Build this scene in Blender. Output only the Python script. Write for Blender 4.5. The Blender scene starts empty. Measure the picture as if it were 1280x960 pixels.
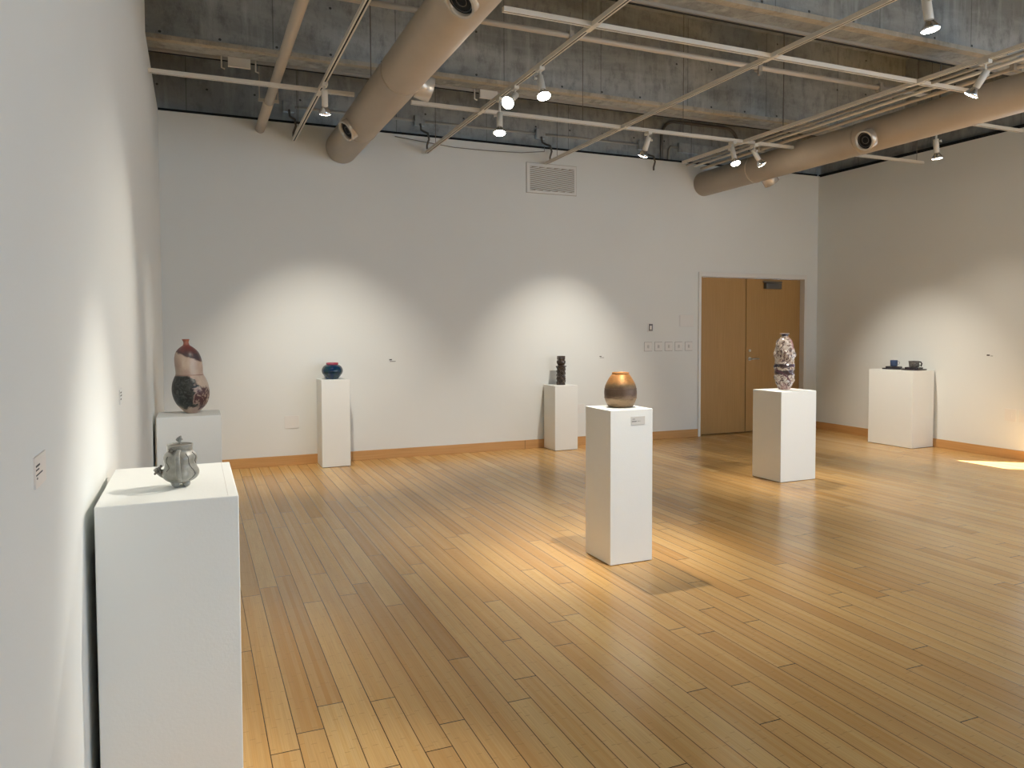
import bpy, bmesh, math, random
from mathutils import Vector, Matrix
random.seed(7)
S = bpy.context.scene
COL = S.collection
PI = math.pi

# ------------------------------------------------------------------ room numbers (metres)
XL, XR, YF, YB = -0.32, 9.218, 9.23, -4.0
HW = 4.03          # top of the white walls
HC = 5.4           # concrete slab
ZT = 3.81          # track height

# ------------------------------------------------------------------ materials
def mat(name, base=(.8, .8, .8), rough=.5, metal=0., spec=.5, emit=None, estr=0., coat=0.):
    m = bpy.data.materials.new(name); m.use_nodes = True
    b = m.node_tree.nodes['Principled BSDF']
    b.inputs['Base Color'].default_value = (*base, 1)
    b.inputs['Roughness'].default_value = rough
    b.inputs['Metallic'].default_value = metal
    b.inputs['Specular IOR Level'].default_value = spec
    b.inputs['Coat Weight'].default_value = coat
    if emit:
        b.inputs['Emission Color'].default_value = (*emit, 1)
        b.inputs['Emission Strength'].default_value = estr
    return m

class G:
    """small node graph writer"""
    def __init__(s, m):
        s.m = m; s.t = m.node_tree; s.b = s.t.nodes['Principled BSDF']
    def n(s, ty, **kw):
        x = s.t.nodes.new(ty)
        for k, v in kw.items(): setattr(x, k, v)
        return x
    def put(s, sock, v):
        if isinstance(v, bpy.types.NodeSocket): s.t.links.new(v, sock)
        elif isinstance(v, (tuple, list)) and len(v) == 3 and sock.type == 'RGBA': sock.default_value = (*v, 1)
        else: sock.default_value = v
    def obj(s): return s.n('ShaderNodeTexCoord').outputs['Object']
    def pos(s): return s.n('ShaderNodeNewGeometry').outputs['Position']
    def sep(s, v):
        x = s.n('ShaderNodeSeparateXYZ'); s.put(x.inputs[0], v); return x.outputs
    def comb(s, a, b, c):
        x = s.n('ShaderNodeCombineXYZ')
        for i, v in enumerate((a, b, c)): s.put(x.inputs[i], v)
        return x.outputs[0]
    def ma(s, op, a, b=0., c=0., clamp=False):
        x = s.n('ShaderNodeMath', operation=op, use_clamp=clamp)
        s.put(x.inputs[0], a); s.put(x.inputs[1], b); s.put(x.inputs[2], c); return x.outputs[0]
    def noise(s, v, scale, detail=3., rough=.5, dist=0.):
        x = s.n('ShaderNodeTexNoise'); s.put(x.inputs['Vector'], v)
        x.inputs['Scale'].default_value = scale; x.inputs['Detail'].default_value = detail
        x.inputs['Roughness'].default_value = rough; x.inputs['Distortion'].default_value = dist
        return x.outputs['Fac']
    def scale(s, v, xyz):
        x = s.n('ShaderNodeMapping'); s.put(x.inputs['Vector'], v); x.inputs['Scale'].default_value = xyz
        return x.outputs[0]
    def white(s, v, dim='3D'):
        x = s.n('ShaderNodeTexWhiteNoise', noise_dimensions=dim)
        s.put(x.inputs['W' if dim == '1D' else 'Vector'], v); return x.outputs['Value']
    def mix(s, f, a, b, bt='MIX'):
        x = s.n('ShaderNodeMix', data_type='RGBA', blend_type=bt)
        s.put(x.inputs[0], f); s.put(x.inputs[6], a); s.put(x.inputs[7], b); return x.outputs[2]
    def ramp(s, f, stops, interp='LINEAR'):
        x = s.n('ShaderNodeValToRGB'); s.put(x.inputs[0], f); cr = x.color_ramp; cr.interpolation = interp
        while len(cr.elements) < len(stops): cr.elements.new(.5)
        for e, (p, c) in zip(cr.elements, stops):
            e.position = p; e.color = (*c, 1) if len(c) == 3 else c
        return x.outputs[0]
    def rng(s, v, a, b, c=0., d=1.):
        x = s.n('ShaderNodeMapRange'); s.put(x.inputs[0], v)
        for i, k in enumerate((a, b, c, d)): x.inputs[i + 1].default_value = k
        return x.outputs[0]
    def base(s, c): s.put(s.b.inputs['Base Color'], c)
    def rough(s, c): s.put(s.b.inputs['Roughness'], c)
    def bump(s, h, strength=.2, dist=.01):
        x = s.n('ShaderNodeBump'); x.inputs['Strength'].default_value = strength
        x.inputs['Distance'].default_value = dist; s.put(x.inputs['Height'], h)
        s.t.links.new(x.outputs[0], s.b.inputs['Normal'])

def wall_paint(name, c):
    m = mat(name, c, .75, spec=.25); g = G(m)
    n = g.noise(g.obj(), 90, 2, .6)
    big = g.noise(g.obj(), .8, 3, .5)
    g.base(g.mix(g.rng(big, .3, .7), c, tuple(k * .97 for k in c)))
    g.bump(n, .12, .004)
    return m

M_WALL = wall_paint('matte white wall paint', (.765, .785, .765))
M_PED = wall_paint('white pedestal paint', (.84, .86, .84))
M_PLATE = mat('white cover plate', (.76, .75, .72), .4)
M_FRAME = mat('white painted door frame', (.76, .75, .72), .45)
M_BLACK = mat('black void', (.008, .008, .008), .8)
M_TRACK = mat('off white enamelled rail', (.74, .69, .60), .4)
M_EDGE = mat('dull steel channel', (.34, .31, .26), .5)
M_LAMPW = mat('white lamp enamel', (.72, .69, .62), .35)
M_CHROME = mat('silvered reflector glass', (.85, .85, .86), .12, 1.)
M_STEEL = mat('brushed steel', (.55, .53, .5), .35, 1.)
M_GREY = mat('grey metal closer', (.16, .15, .14), .4, .6)
M_BULB = mat('lit lamp lens', (1, 1, 1), .3, emit=(1, .93, .80), estr=30)
M_CONDUIT = mat('painted conduit', (.38, .34, .28), .5)
M_DARKCOND = mat('dark conduit', (.14, .12, .10), .5)
M_CARD = mat('grey label card', (.60, .59, .56), .6)
M_CARDW = mat('warm white label card', (.78, .74, .69), .6)
M_INK = mat('printed ink', (.06, .06, .06), .7)
M_REVEAL = mat('black slot and shade strip', (.012, .012, .012), .9)

def m_duct():
    m = mat('tan painted duct', (.52, .44, .34), .42, spec=.45); g = G(m)
    o = g.obj(); x, y, z = g.sep(o)
    ring = g.ma('FRACT', g.ma('MULTIPLY', y, 1 / .13))
    r = g.ma('LESS_THAN', g.ma('ABSOLUTE', g.ma('SUBTRACT', ring, .5)), .04)
    n = g.noise(o, 3, 4, .6)
    g.base(g.mix(g.rng(n, .3, .7), (.54, .455, .355), (.49, .41, .315)))
    g.bump(r, .35, .003)
    return m
M_DUCT = m_duct()
M_PIPE = mat('tan painted pipe', (.55, .48, .39), .45)

def m_concrete(name, c1, c2, seams=True, seed=0.):
    m = mat(name, c1, .85, spec=.25); g = G(m)
    p = g.pos(); x, y, z = g.sep(p)
    n1 = g.noise(g.scale(p, (.35, .35, 1.3)), 1.3, 6, .62, .4)
    n2 = g.noise(g.scale(p, (1, 1, .55)), 9, 5, .7)
    col = g.mix(g.rng(n1, .42, .60), c1, c2)
    col = g.mix(g.ma('MULTIPLY', g.rng(n2, .48, .68), .6), col, tuple(k * .55 for k in c1))
    # drips under the pour line: stains with their own shape
    n3 = g.noise(g.scale(p, (3.2, 3.2, .25)), 2.2, 4, .6)
    col = g.mix(g.ma('MULTIPLY', g.rng(n3, .55, .72), .35), col, tuple(k * 1.5 for k in c2))
    if seams:
        # board joints and tie holes
        s = g.ma('ADD', x, y)
        cell = g.ma('DIVIDE', s, 1.22)
        fr = g.ma('FRACT', g.ma('ADD', cell, seed))
        line = g.ma('LESS_THAN', fr, .008)
        col = g.mix(g.ma('MULTIPLY', line, .45), col, (.03, .028, .025))
        fx = g.ma('SUBTRACT', g.ma('FRACT', g.ma('DIVIDE', s, .52)), .5)
        fz = g.ma('SUBTRACT', g.ma('FRACT', g.ma('DIVIDE', z, .46)), .5)
        d = g.ma('SQRT', g.ma('ADD', g.ma('MULTIPLY', fx, fx), g.ma('MULTIPLY', fz, fz)))
        rnd = g.white(g.comb(g.ma('FLOOR', g.ma('DIVIDE', s, .52)), g.ma('FLOOR', g.ma('DIVIDE', z, .46)), 1.))
        hole = g.ma('MULTIPLY', g.ma('LESS_THAN', d, .026), g.ma('GREATER_THAN', rnd, .45))
        col = g.mix(g.ma('MULTIPLY', hole, .8), col, (.02, .019, .017))
    g.base(col)
    g.bump(g.ma('ADD', n2, n1), .5, .02)
    return m
M_CONC = m_concrete('board marked concrete', (.29, .30, .285), (.45, .465, .455))
M_CONCW = m_concrete('smooth concrete wall', (.29, .295, .28), (.39, .40, .385), True, .3)
M_LEDGE = m_concrete('buff concrete ledge', (.42, .37, .29), (.52, .47, .38), False)

def m_floor():
    m = mat('bamboo plank floor', (.6, .4, .2), .25, spec=.5); g = G(m)
    p = g.pos(); x, y, z = g.sep(p)
    W, Ln = .1085, 1.83
    xr = g.ma('DIVIDE', g.ma('ADD', x, 20. + .052), W)
    row = g.ma('FLOOR', xr); fx = g.ma('FRACT', xr)
    off = g.ma('MULTIPLY', g.white(row, '1D'), 3.7)
    yr = g.ma('ADD', g.ma('DIVIDE', g.ma('ADD', y, 20.), Ln), off)
    cellv = g.ma('FLOOR', yr); fy = g.ma('FRACT', yr)
    rid = g.white(g.comb(row, cellv, 0.))
    rid2 = g.white(g.comb(row, cellv, 5.))
    # strips inside a plank (laminated bamboo), each with knuckles
    st = g.ma('FLOOR', g.ma('MULTIPLY', fx, 5.))
    stv = g.white(g.comb(row, st, cellv))
    grain = g.noise(g.comb(g.ma('MULTIPLY', x, 260.), g.ma('MULTIPLY', y, 3.), rid), 1., 3, .6)
    cloud = g.noise(g.comb(g.ma('MULTIPLY', x, 9.), g.ma('MULTIPLY', y, 1.6), g.ma('MULTIPLY', rid, 9.)), 1., 3, .6)
    col = g.ramp(rid, [(0, (.53, .275, .080)), (.15, (.60, .325, .102)), (.5, (.67, .385, .128)), (.85, (.725, .44, .160)), (1, (.76, .505, .205))])
    col = g.mix(g.ma('MULTIPLY', g.rng(stv, 0, 1), .34), col, (.82, .60, .30))
    col = g.mix(g.rng(grain, .35, .75, 0, .42), col, (.44, .245, .085))
    col = g.mix(g.rng(cloud, .4, .75, 0, .25), col, (.50, .28, .10))
    # knuckle marks: thin darker cross lines
    ky = g.ma('FRACT', g.ma('ADD', g.ma('DIVIDE', y, .26), g.ma('MULTIPLY', stv, 7.)))
    kn = g.ma('MULTIPLY', g.ma('LESS_THAN', ky, .018), .32)
    col = g.mix(kn, col, (.30, .165, .06))
    ex = g.ma('MINIMUM', fx, g.ma('SUBTRACT', 1., fx))
    ey = g.ma('MINIMUM', fy, g.ma('SUBTRACT', 1., fy))
    lx = g.ma('LESS_THAN', ex, .018)
    ly = g.ma('LESS_THAN', ey, .0014)
    gap = g.ma('MAXIMUM', g.ma('MULTIPLY', lx, g.rng(rid2, 0, 1, .75, 1.)), ly)
    col = g.mix(g.ma('MULTIPLY', gap, .97), col, (.045, .02, .008))
    # faint scuffs
    sc = g.noise(p, 1.1, 4, .65, .6)
    g.base(col)
    g.rough(g.rng(sc, .3, .7, .17, .27))
    g.bump(g.ma('ADD', g.ma('MULTIPLY', gap, -1.), g.ma('MULTIPLY', grain, .06)), .25, .002)
    return m
M_FLOOR = m_floor()

def m_wood(name, c1, c2, axis, fine=60.):
    m = mat(name, c1, .42, spec=.35); g = G(m)
    p = g.pos(); sc = [fine] * 3; sc[axis] = fine * .03
    n = g.noise(g.scale(p, tuple(sc)), 1, 4, .6, .3)
    sc2 = [7.] * 3; sc2[axis] = .5
    n2 = g.noise(g.scale(p, tuple(sc2)), 1, 3, .6, .5)
    col = g.mix(g.rng(n, .3, .7), c1, c2)
    g.base(g.mix(g.rng(n2, .35, .7, 0, .4), col, c2))
    return m
M_DOOR = m_wood('maple door veneer', (.45, .275, .105), (.375, .22, .08), 2)
M_BASEX = m_wood('maple baseboard', (.62, .36, .145), (.52, .28, .10), 0)
M_BASEY = m_wood('maple baseboard side', (.62, .36, .145), (.52, .28, .10), 1)

# ------------------------------------------------------------------ mesh helpers
def bx(bm, x0, y0, z0, x1, y1, z1, mi=0):
    v = [bm.verts.new((x, y, z)) for z in (z0, z1) for y in (y0, y1) for x in (x0, x1)]
    for f in ((0, 2, 3, 1), (4, 5, 7, 6), (0, 1, 5, 4), (1, 3, 7, 5), (3, 2, 6, 7), (2, 0, 4, 6)):
        bm.faces.new([v[i] for i in f]).material_index = mi
    return v

def tube(bm, pts, rad, seg=12, mi=0, cap=True):
    pts = [Vector(p) for p in pts]
    rads = rad if isinstance(rad, (list, tuple)) else [rad] * len(pts)
    rings = []; up = None
    for i, p in enumerate(pts):
        a = pts[max(i - 1, 0)]; b = pts[min(i + 1, len(pts) - 1)]
        t = (b - a).normalized()
        if up is None:
            up = Vector((0, 0, 1)) if abs(t.z) < .9 else Vector((1, 0, 0))
        s = t.cross(up).normalized(); u = s.cross(t).normalized(); up = u
        rings.append([bm.verts.new(p + (s * math.cos(2 * PI * k / seg) + u * math.sin(2 * PI * k / seg)) * rads[i]) for k in range(seg)])
    for r, q in zip(rings, rings[1:]):
        for k in range(seg):
            f = bm.faces.new((r[k], r[(k + 1) % seg], q[(k + 1) % seg], q[k])); f.smooth = True; f.material_index = mi
    if cap:
        for r in (rings[0], rings[-1]):
            f = bm.faces.new(r); f.material_index = mi
    return rings

def lathe(bm, prof, seg=48, fn=None, mi=0, cx=0, cy=0, close_top=True):
    """prof: (radius, z) from bottom centre to the end; fn(angle, z, r) -> (r, dx, dy)"""
    rings = []
    for r, z in prof:
        ring = []
        for k in range(seg):
            a = 2 * PI * k / seg; rr, dx, dy = (r, 0, 0) if fn is None else fn(a, z, r)
            ring.append(bm.verts.new((cx + dx + rr * math.cos(a), cy + dy + rr * math.sin(a), z)))
        rings.append(ring)
    for r, q in zip(rings, rings[1:]):
        for k in range(seg):
            f = bm.faces.new((r[k], r[(k + 1) % seg], q[(k + 1) % seg], q[k])); f.smooth = True; f.material_index = mi
    bm.faces.new(rings[0][::-1]).material_index = mi
    bm.faces.new(rings[-1]).material_index = mi

def smooth_prof(pts, n=6):
    """Catmull-Rom through (r, z)"""
    out = []
    P = [pts[0]] + list(pts) + [pts[-1]]
    for i in range(1, len(P) - 2):
        p0, p1, p2, p3 = P[i - 1], P[i], P[i + 1], P[i + 2]
        for k in range(n):
            t = k / n
            out.append(tuple(.5 * ((2 * p1[j]) + (-p0[j] + p2[j]) * t + (2 * p0[j] - 5 * p1[j] + 4 * p2[j] - p3[j]) * t * t + (-p0[j] + 3 * p1[j] - 3 * p2[j] + p3[j]) * t ** 3) for j in range(2)))
    out.append(pts[-1])
    return [(max(r, .0005), z) for r, z in out]

def obj(name, bm, m, parent=None, loc=None, rot=None, bevel=0, auto=False):
    bmesh.ops.recalc_face_normals(bm, faces=bm.faces)
    me = bpy.data.meshes.new(name); bm.to_mesh(me); bm.free()
    for k in (m if isinstance(m, (list, tuple)) else [m]): me.materials.append(k)
    o = bpy.data.objects.new(name, me); COL.objects.link(o)
    if parent: o.parent = parent
    if loc: o.location = loc
    if rot: o.rotation_euler = rot
    if bevel:
        b = o.modifiers.new('bevel', 'BEVEL'); b.width = bevel; b.segments = 2; b.limit_method = 'ANGLE'
    return o

def tag(o, label=None, cat=None, group=None, kind=None):
    if label: o['label'] = label
    if cat: o['category'] = cat
    if group: o['group'] = group
    if kind: o['kind'] = kind
    return o

def thing(name, label, cat, loc=(0, 0, 0), rotz=0, group=None):
    o = bpy.data.objects.new(name, None); COL.objects.link(o)
    o.location = loc; o.rotation_euler = (0, 0, rotz); o.empty_display_size = .1
    return tag(o, label, cat, group)

def struct(name, bm, m, parent=None, bevel=0):
    o = obj(name, bm, m, parent, bevel=bevel)
    if not parent: o['kind'] = 'structure'
    return o

def B(*boxes):
    bm = bmesh.new()
    for b in boxes: bx(bm, *b)
    return bm

# ------------------------------------------------------------------ the room
struct('floor', B((XL - .3, YB - .3, -.1, XR + .3, YF + .3, 0)), M_FLOOR)
DX0, DX1, DZ = 6.951, 8.935, 2.385           # door opening
struct('wall_far', B((XL - .12, YF, 0, DX0 - .02, YF + .12, HW), (DX1 + .02, YF, 0, XR + .12, YF + .12, HW), (DX0 - .02, YF, DZ + .02, DX1 + .02, YF + .12, HW)), M_WALL)
YS = 6.9                                       # the left wall's white lining steps down here
struct('wall_left', B((XL - .1, YB, 0, XL, YS, HC), (XL - .1, YS, 0, XL, YF, HW)), M_WALL)
# right wall with one glazed doorway beyond the frame
RY0, RY1, RZ = 5.02, 5.76, 2.36
struct('wall_right', B((XR, RY1, 0, XR + .12, YF, HW - .02), (XR, 1.6, 0, XR + .12, RY0, HW - .02), (XR, YB, 0, XR + .12, -3.2, HC), (XR, -3.2, 0, XR + .12, 1.6, .3), (XR, -3.2, 3.95, XR + .12, 1.6, HC), (XR, RY0, RZ, XR + .12, RY1, HW - .02)), M_WALL)
# back wall behind the camera: tall window openings
wb = [(XL - .1, YB - .12, 0, XR + .12, YB, .35), (XL - .1, YB - .12, 3.9, XR + .12, YB, HC)]
xs = [XL - .1, 3.2, 5.9, 6.2, 8.9, XR + .12]
for k in range(0, 6, 2): wb.append((xs[k], YB - .12, .35, xs[k + 1], YB, 3.9))
struct('wall_back', B(*wb), M_WALL)
WINS = [(3.2, 5.9), (6.2, 8.9)]
for i, (a, b) in enumerate(WINS):
    f = [(a, YB - .08, .35, a + .05, YB - .03, 3.9), (b - .05, YB - .08, .35, b, YB - .03, 3.9), (a, YB - .08, .35, b, YB - .03, .4),
         (a, YB - .08, 3.85, b, YB - .03, 3.9), ((a + b) / 2 - .025, YB - .08, .4, (a + b) / 2 + .025, YB - .03, 3.85), (a, YB - .08, 2.2, b, YB - .03, 2.25)]
    struct('window_%d' % (i + 1), B(*f), M_FRAME)
struct('window_4', B(*[(XR + .03, y, .3, XR + .08, y + .05, 3.95) for y in (-3.2, -1.6, 0., 1.55)], (XR + .03, -3.2, .3, XR + .08, 1.6, .36), (XR + .03, -3.2, 3.89, XR + .08, 1.6, 3.95)), M_FRAME)  # unseen window, added to bring cool daylight onto the near left wall
struct('window_3', B((XR + .03, RY0, 0, XR + .08, RY0 + .05, RZ), (XR + .03, RY1 - .05, 0, XR + .08, RY1, RZ), (XR + .03, RY0, RZ - .05, XR + .08, RY1, RZ)), M_FRAME)
# high strip of concrete above the white walls
struct('wall_upper_far', B((XL - .3, YF + .20, 3.7, XR + .5, YF + .45, HC)), M_CONCW)
struct('wall_upper_left', B((XL - .35, YB, 3.7, XL - .11, YF + .2, HC)), M_CONCW)
struct('wall_upper_right', B((XR + .14, 1.6, 3.7, XR + .4, YF + .2, HC)), M_CONCW)
struct('ceiling', B((XL - .4, YB - .3, HC, XR + .5, YF + .5, HC + .2)), M_CONC)
# black strips standing in for the deep shade in the gap above the walls
struct('shade_strip_1', B((XL, YF + .03, HW, XR, YF + .11, HW + .035)), M_REVEAL)
struct('shade_strip_2', B((XR + .03, 1.6, HW - .02, XR + .11, YF + .03, HW + .03)), M_REVEAL)

# concrete beams running from side to side, each with a buff ledge and a steel edge channel
for k, (y0, y1) in enumerate([(7.78, 8.07), (5.14, 5.40), (2.5, 2.78), (-.14, .14), (-2.8, -2.5)]):
    bm = B((XL - .11, y0, 4.30, XR + .14, y1, HC))
    o = struct('beam', bm, M_CONC)
    struct('ledge', B((XL - .09, y0 - .045, 4.288, XR + .13, y0 + .035, 4.33)), M_LEDGE, o)
    struct('edge_channel', B((XL - .09, y1 - .035, 4.275, XR + .13, y1 - .012, 4.30)), M_EDGE, o)
    struct('slot', B((XL - .09, y1 - .012, 4.27, XR + .13, y1 + .012, 4.30)), M_REVEAL, o)

# baseboards
def base(name, b, m):
    return struct(name, B(b), m, bevel=.003)
base('baseboard_far', (XL, YF - .016, 0, DX0 - .045, YF - .001, .115), M_BASEX)
base('baseboard_far_right', (DX1 + .06, YF - .016, 0, XR - .001, YF - .001, .115), M_BASEX)
base('baseboard_right', (XR - .016, RY1 + .08, 0, XR - .001, YF - .017, .115), M_BASEY)
base('baseboard_left', (XL + .001, YB, 0, XL + .014, YF - .017, .115), M_BASEY)
struct('trim_3', B((4.08, YF - .0172, 0, 4.084, YF - .0158, .115)), M_REVEAL)

# door frame and the two leaves
RD = .07
fr = [(DX0 - .044, YF - .02, 0, DX0, YF + .12, DZ + .065), (DX1, YF - .02, 0, DX1 + .055, YF + .12, DZ + .065), (DX0, YF - .02, DZ, DX1, YF + .12, DZ + .065)]
dfr = struct('door_frame', B(*fr), M_FRAME, bevel=.004)
struct('frame_stop', B((DX1 + .001, YF - .023, 0, DX1 + .016, YF - .019, DZ), (DX0 - .016, YF - .023, DZ + .001, DX1 + .016, YF - .019, DZ + .016)), M_FRAME, dfr)
mid = 7.855
d1 = struct('door_1', B((DX0 + .004, YF + RD, .012, mid - .006, YF + RD + .045, DZ - .006)), M_DOOR)
d2 = struct('door_2', B((mid + .006, YF + RD, .012, DX1 - .006, YF + RD + .045, DZ - .006)), M_DOOR)
struct('trim_4', B((DX0, YF + RD + .05, 0, DX1, YF + RD + .12, DZ)), M_BLACK)
# closer, lever, keyhole on the right leaf
c = struct('door_closer', B((8.19, YF + RD - .075, 2.225, 8.49, YF + RD - .001, 2.315)), M_GREY, d2, bevel=.006)
bm = bmesh.new(); bx(bm, 8.16, YF + RD - .05, 2.322, 8.52, YF + RD - .02, 2.342); struct('closer_arm', bm, M_GREY, c)
bm = bmesh.new(); tube(bm, [(7.93, YF + RD, 1.14), (7.93, YF + RD - .05, 1.14), (7.94, YF + RD - .06, 1.14), (8.07, YF + RD - .055, 1.142)], .011, 10)
tube(bm, [(7.93, YF + RD - .001, 1.14), (7.93, YF + RD - .012, 1.14)], .028, 16)
h = struct('door_handle', bm, M_STEEL, d2)
bm = bmesh.new(); tube(bm, [(7.93, YF + RD - .001, 1.27), (7.93, YF + RD - .014, 1.27)], .02, 16); struct('lock', bm, M_STEEL, d2)

# ------------------------------------------------------------------ things on the walls
def plate_far(x, z, w, h, name, label, cat, group=None, inner=None):
    t = obj(name, B((x - w / 2, YF - .006, z - h / 2, x + w / 2, YF, z + h / 2)), M_PLATE, bevel=.0015); tag(t, label, cat, group)
    return t
for k, nm in enumerate(('beside nothing on its left, first of the row of five left of the door', 'second of the row of five left of the door',
                        'middle one of the row of five left of the door', 'fourth of the row of five left of the door', 'last of the row of five, nearest the door frame')):
    x = 6.035 + k * .176
    t = plate_far(x, 1.352, .128, .125, 'switch_plate', 'white square light switch plate, ' + nm.replace('beside nothing on its left, ', ''), 'switch', 'row of switch plates by the door')
    obj('plate_edge', B((x - .066, YF - .003, 1.352 - .066, x + .066, YF - .0002, 1.352 + .066)), M_GREY, t)
    obj('toggle', B((x - .012, YF - .014, 1.33, x + .012, YF - .005, 1.375)), M_CARD, t)
t = plate_far(6.066, 1.628, .09, .125, 'thermostat', 'small grey and white thermostat above the switch plates', 'thermostat')
obj('face', B((6.045, YF - .02, 1.58, 6.1, YF - .006, 1.68)), M_GREY, t)
obj('dial', B((6.052, YF - .024, 1.60, 6.078, YF - .019, 1.655)), M_PLATE, t)
t = plate_far(6.70, 1.727, .235, .165, 'blank_plate', 'blank white rectangular cover plate between thermostat and door', 'cover plate')
obj('plate_edge', B((6.58, YF - .0035, 1.642, 6.82, YF - .0002, 1.812)), M_CARD, t)
t = plate_far(1.055, .513, .165, .15, 'outlet_plate', 'white outlet plate low on the far wall left of the narrow pedestal', 'outlet')
obj('socket', B((1.02, YF - .009, .48, 1.09, YF - .005, .545)), M_PLATE, t)
t = plate_far(4.93, .506, .13, .125, 'outlet_plate', 'white outlet plate low on the far wall behind the centre pedestal', 'outlet')
obj('socket', B((4.90, YF - .009, .48, 4.96, YF - .005, .53)), M_PLATE, t)
def plate_right(y, z, w, h, label):
    t = obj('outlet_plate', B((XR - .006, y - w / 2, z - h / 2, XR, y + w / 2, z + h / 2)), M_PLATE, bevel=.0015); tag(t, label, 'outlet', 'outlets on the right wall')
    obj('socket', B((XR - .009, y - .02, z - .03, XR - .005, y + .02, z + .03)), M_PLATE, t)
plate_right(6.09, .538, .14, .15, 'white outlet plate on right wall, the farther of two')
plate_right(5.925, .538, .12, .15, 'white outlet plate on right wall, cut by the right edge')

def card_far(x, z, w, h, label):
    t = obj('label_card', B((x - w / 2, YF - .003, z - h / 2, x + w / 2, YF, z + h / 2)), M_WALL); tag(t, label, 'label', 'cards on the walls')
    obj('text', B((x - w * .45, YF - .0036, z + h * .12, x - w * .12, YF - .003, z + h * .38), (x - w * .38, YF - .0036, z - h * .2, x + w * .35, YF - .003, z - h * .08)), M_INK, t)
card_far(2.285, 1.219, .10, .055, 'small white label card on far wall right of the blue bowl')
card_far(5.275, 1.213, .09, .045, 'small white label card on far wall behind the bronze jar')
t = obj('label_card', B((XR - .003, 6.30, 1.23, XR, 6.41, 1.285)), M_WALL); tag(t, 'small white label card high on the right wall', 'label', 'cards on the walls')
obj('text', B((XR - .0036, 6.365, 1.255, XR - .003, 6.405, 1.272), (XR - .0036, 6.325, 1.252, XR - .003, 6.355, 1.258)), M_INK, t)
t = obj('label_card', B((XL, 1.862, 1.262, XL + .004, 1.985, 1.330)), M_CARDW); tag(t, 'warm white label card with four lines of print on the left wall', 'label', 'cards on the walls')
obj('text', B((XL + .004, 1.868, 1.308, XL + .0046, 1.91, 1.312), (XL + .004, 1.868, 1.300, XL + .0046, 1.902, 1.303), (XL + .004, 1.868, 1.289, XL + .0046, 1.94, 1.292), (XL + .004, 1.876, 1.281, XL + .0046, 1.884, 1.285)), M_INK, t)
t = obj('label_card', B((XL, 3.87, 1.262, XL + .004, 3.985, 1.33)), M_WALL); tag(t, 'narrow foreshortened label card on left wall behind the teapot', 'label', 'cards on the walls')
obj('text', B((XL + .004, 3.885, 1.312, XL + .0046, 3.94, 1.318), (XL + .004, 3.885, 1.298, XL + .0046, 3.95, 1.304), (XL + .004, 3.885, 1.282, XL + .0046, 3.93, 1.288)), M_INK, t)

# return air grille
vx0, vx1, vz0, vz1 = 4.12, 4.86, 3.435, 3.825
t = thing('air_vent', 'white framed return air grille high on the far wall', 'vent', (vx0, YF, vz0))
w, h = vx1 - vx0, vz1 - vz0
bm = B((0, -.012, 0, w, 0, .03), (0, -.012, h - .04, w, 0, h), (0, -.012, .03, .045, 0, h - .04), (w - .03, -.012, .03, w, 0, h - .04))
obj('frame', bm, M_FRAME, t)
obj('shadow_line', B((-.007, -.004, -.007, w + .007, -.0005, h + .007)), M_CONDUIT, t)
obj('backing', B((.045, -.002, .03, w - .03, 0, h - .04)), M_BLACK, t)
bm = bmesh.new(); n = 12
ix0, ix1, iz0, iz1 = .045, w - .03, .03, h - .04
sl = .24
for k in range(-9, n + 1):
    za = iz0 + (k + .5) * (iz1 - iz0) / n * 1.0
    pts = []
    N = 24
    seg = [(ix0 + (ix1 - ix0) * i / N, za + sl * (ix1 - ix0) * i / N) for i in range(N + 1)]
    seg = [(a, b) for a, b in seg if iz0 + .004 < b < iz1 - .004]
    if len(seg) < 2: continue
    (xa, zb), (xc, zd) = seg[0], seg[-1]
    vs = [bm.verts.new(q) for q in ((xa, -.009, zb - .008), (xc, -.009, zd - .008), (xc, -.002, zd + .004), (xa, -.002, zb + .004))]
    bm.faces.new(vs)
    v2 = [bm.verts.new(q) for q in ((xa, -.0105, zb - .0035), (xc, -.0105, zd - .0035), (xc, -.0035, zd + .0075), (xa, -.0035, zb + .0075))]
    bm.faces.new(v2[::-1])
    for i in range(4): bm.faces.new((vs[i], v2[i], v2[(i + 1) % 4], vs[(i + 1) % 4]))
obj('louvers', bm, M_FRAME, t)

# ------------------------------------------------------------------ pedestals
def pedestal(x, y, w, d, h, rot, label, cap=False):
    bm = B((0, 0, .004, w, d, h))
    o = obj('pedestal', bm, M_PED, loc=(x, y, 0), rot=(0, 0, rot), bevel=.0035)
    tag(o, label, 'pedestal', 'white display pedestals')
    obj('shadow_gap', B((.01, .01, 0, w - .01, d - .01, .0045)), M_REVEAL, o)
    return o
pc = pedestal(2.565, 4.372, .335, .345, 1.056, .006, 'tall white pedestal in the middle of the floor under the bronze jar')
pedestal(5.592, 6.067, .485, .42, .948, .02, 'white pedestal in front of the door under the tall marbled bottle')
pedestal(8.775, 7.10, .42, .69, 1.037, .03, 'wide white pedestal against right wall under two cups')
pedestal(4.363, 8.868, .338, .335, .86, .01, 'short white pedestal at far wall under the black totem vase')
pedestal(1.35, 8.868, .33, .335, 1.024, .012, 'narrow white pedestal at far wall under the blue bowl')
pn = pedestal(-.292, 2.605, .418, .69, 1.06, 0., 'large white pedestal in the near left foreground under the grey teapot')
pedestal(-.292, 6.68, .49, .46, .9, 0., 'white pedestal in far left corner under the stacked raku vase')
# small seam line on top of the foreground pedestal
obj('top_seam', B((.385, .01, 1.0598, .3865, .68, 1.0604)), M_CARD, pn)
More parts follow.
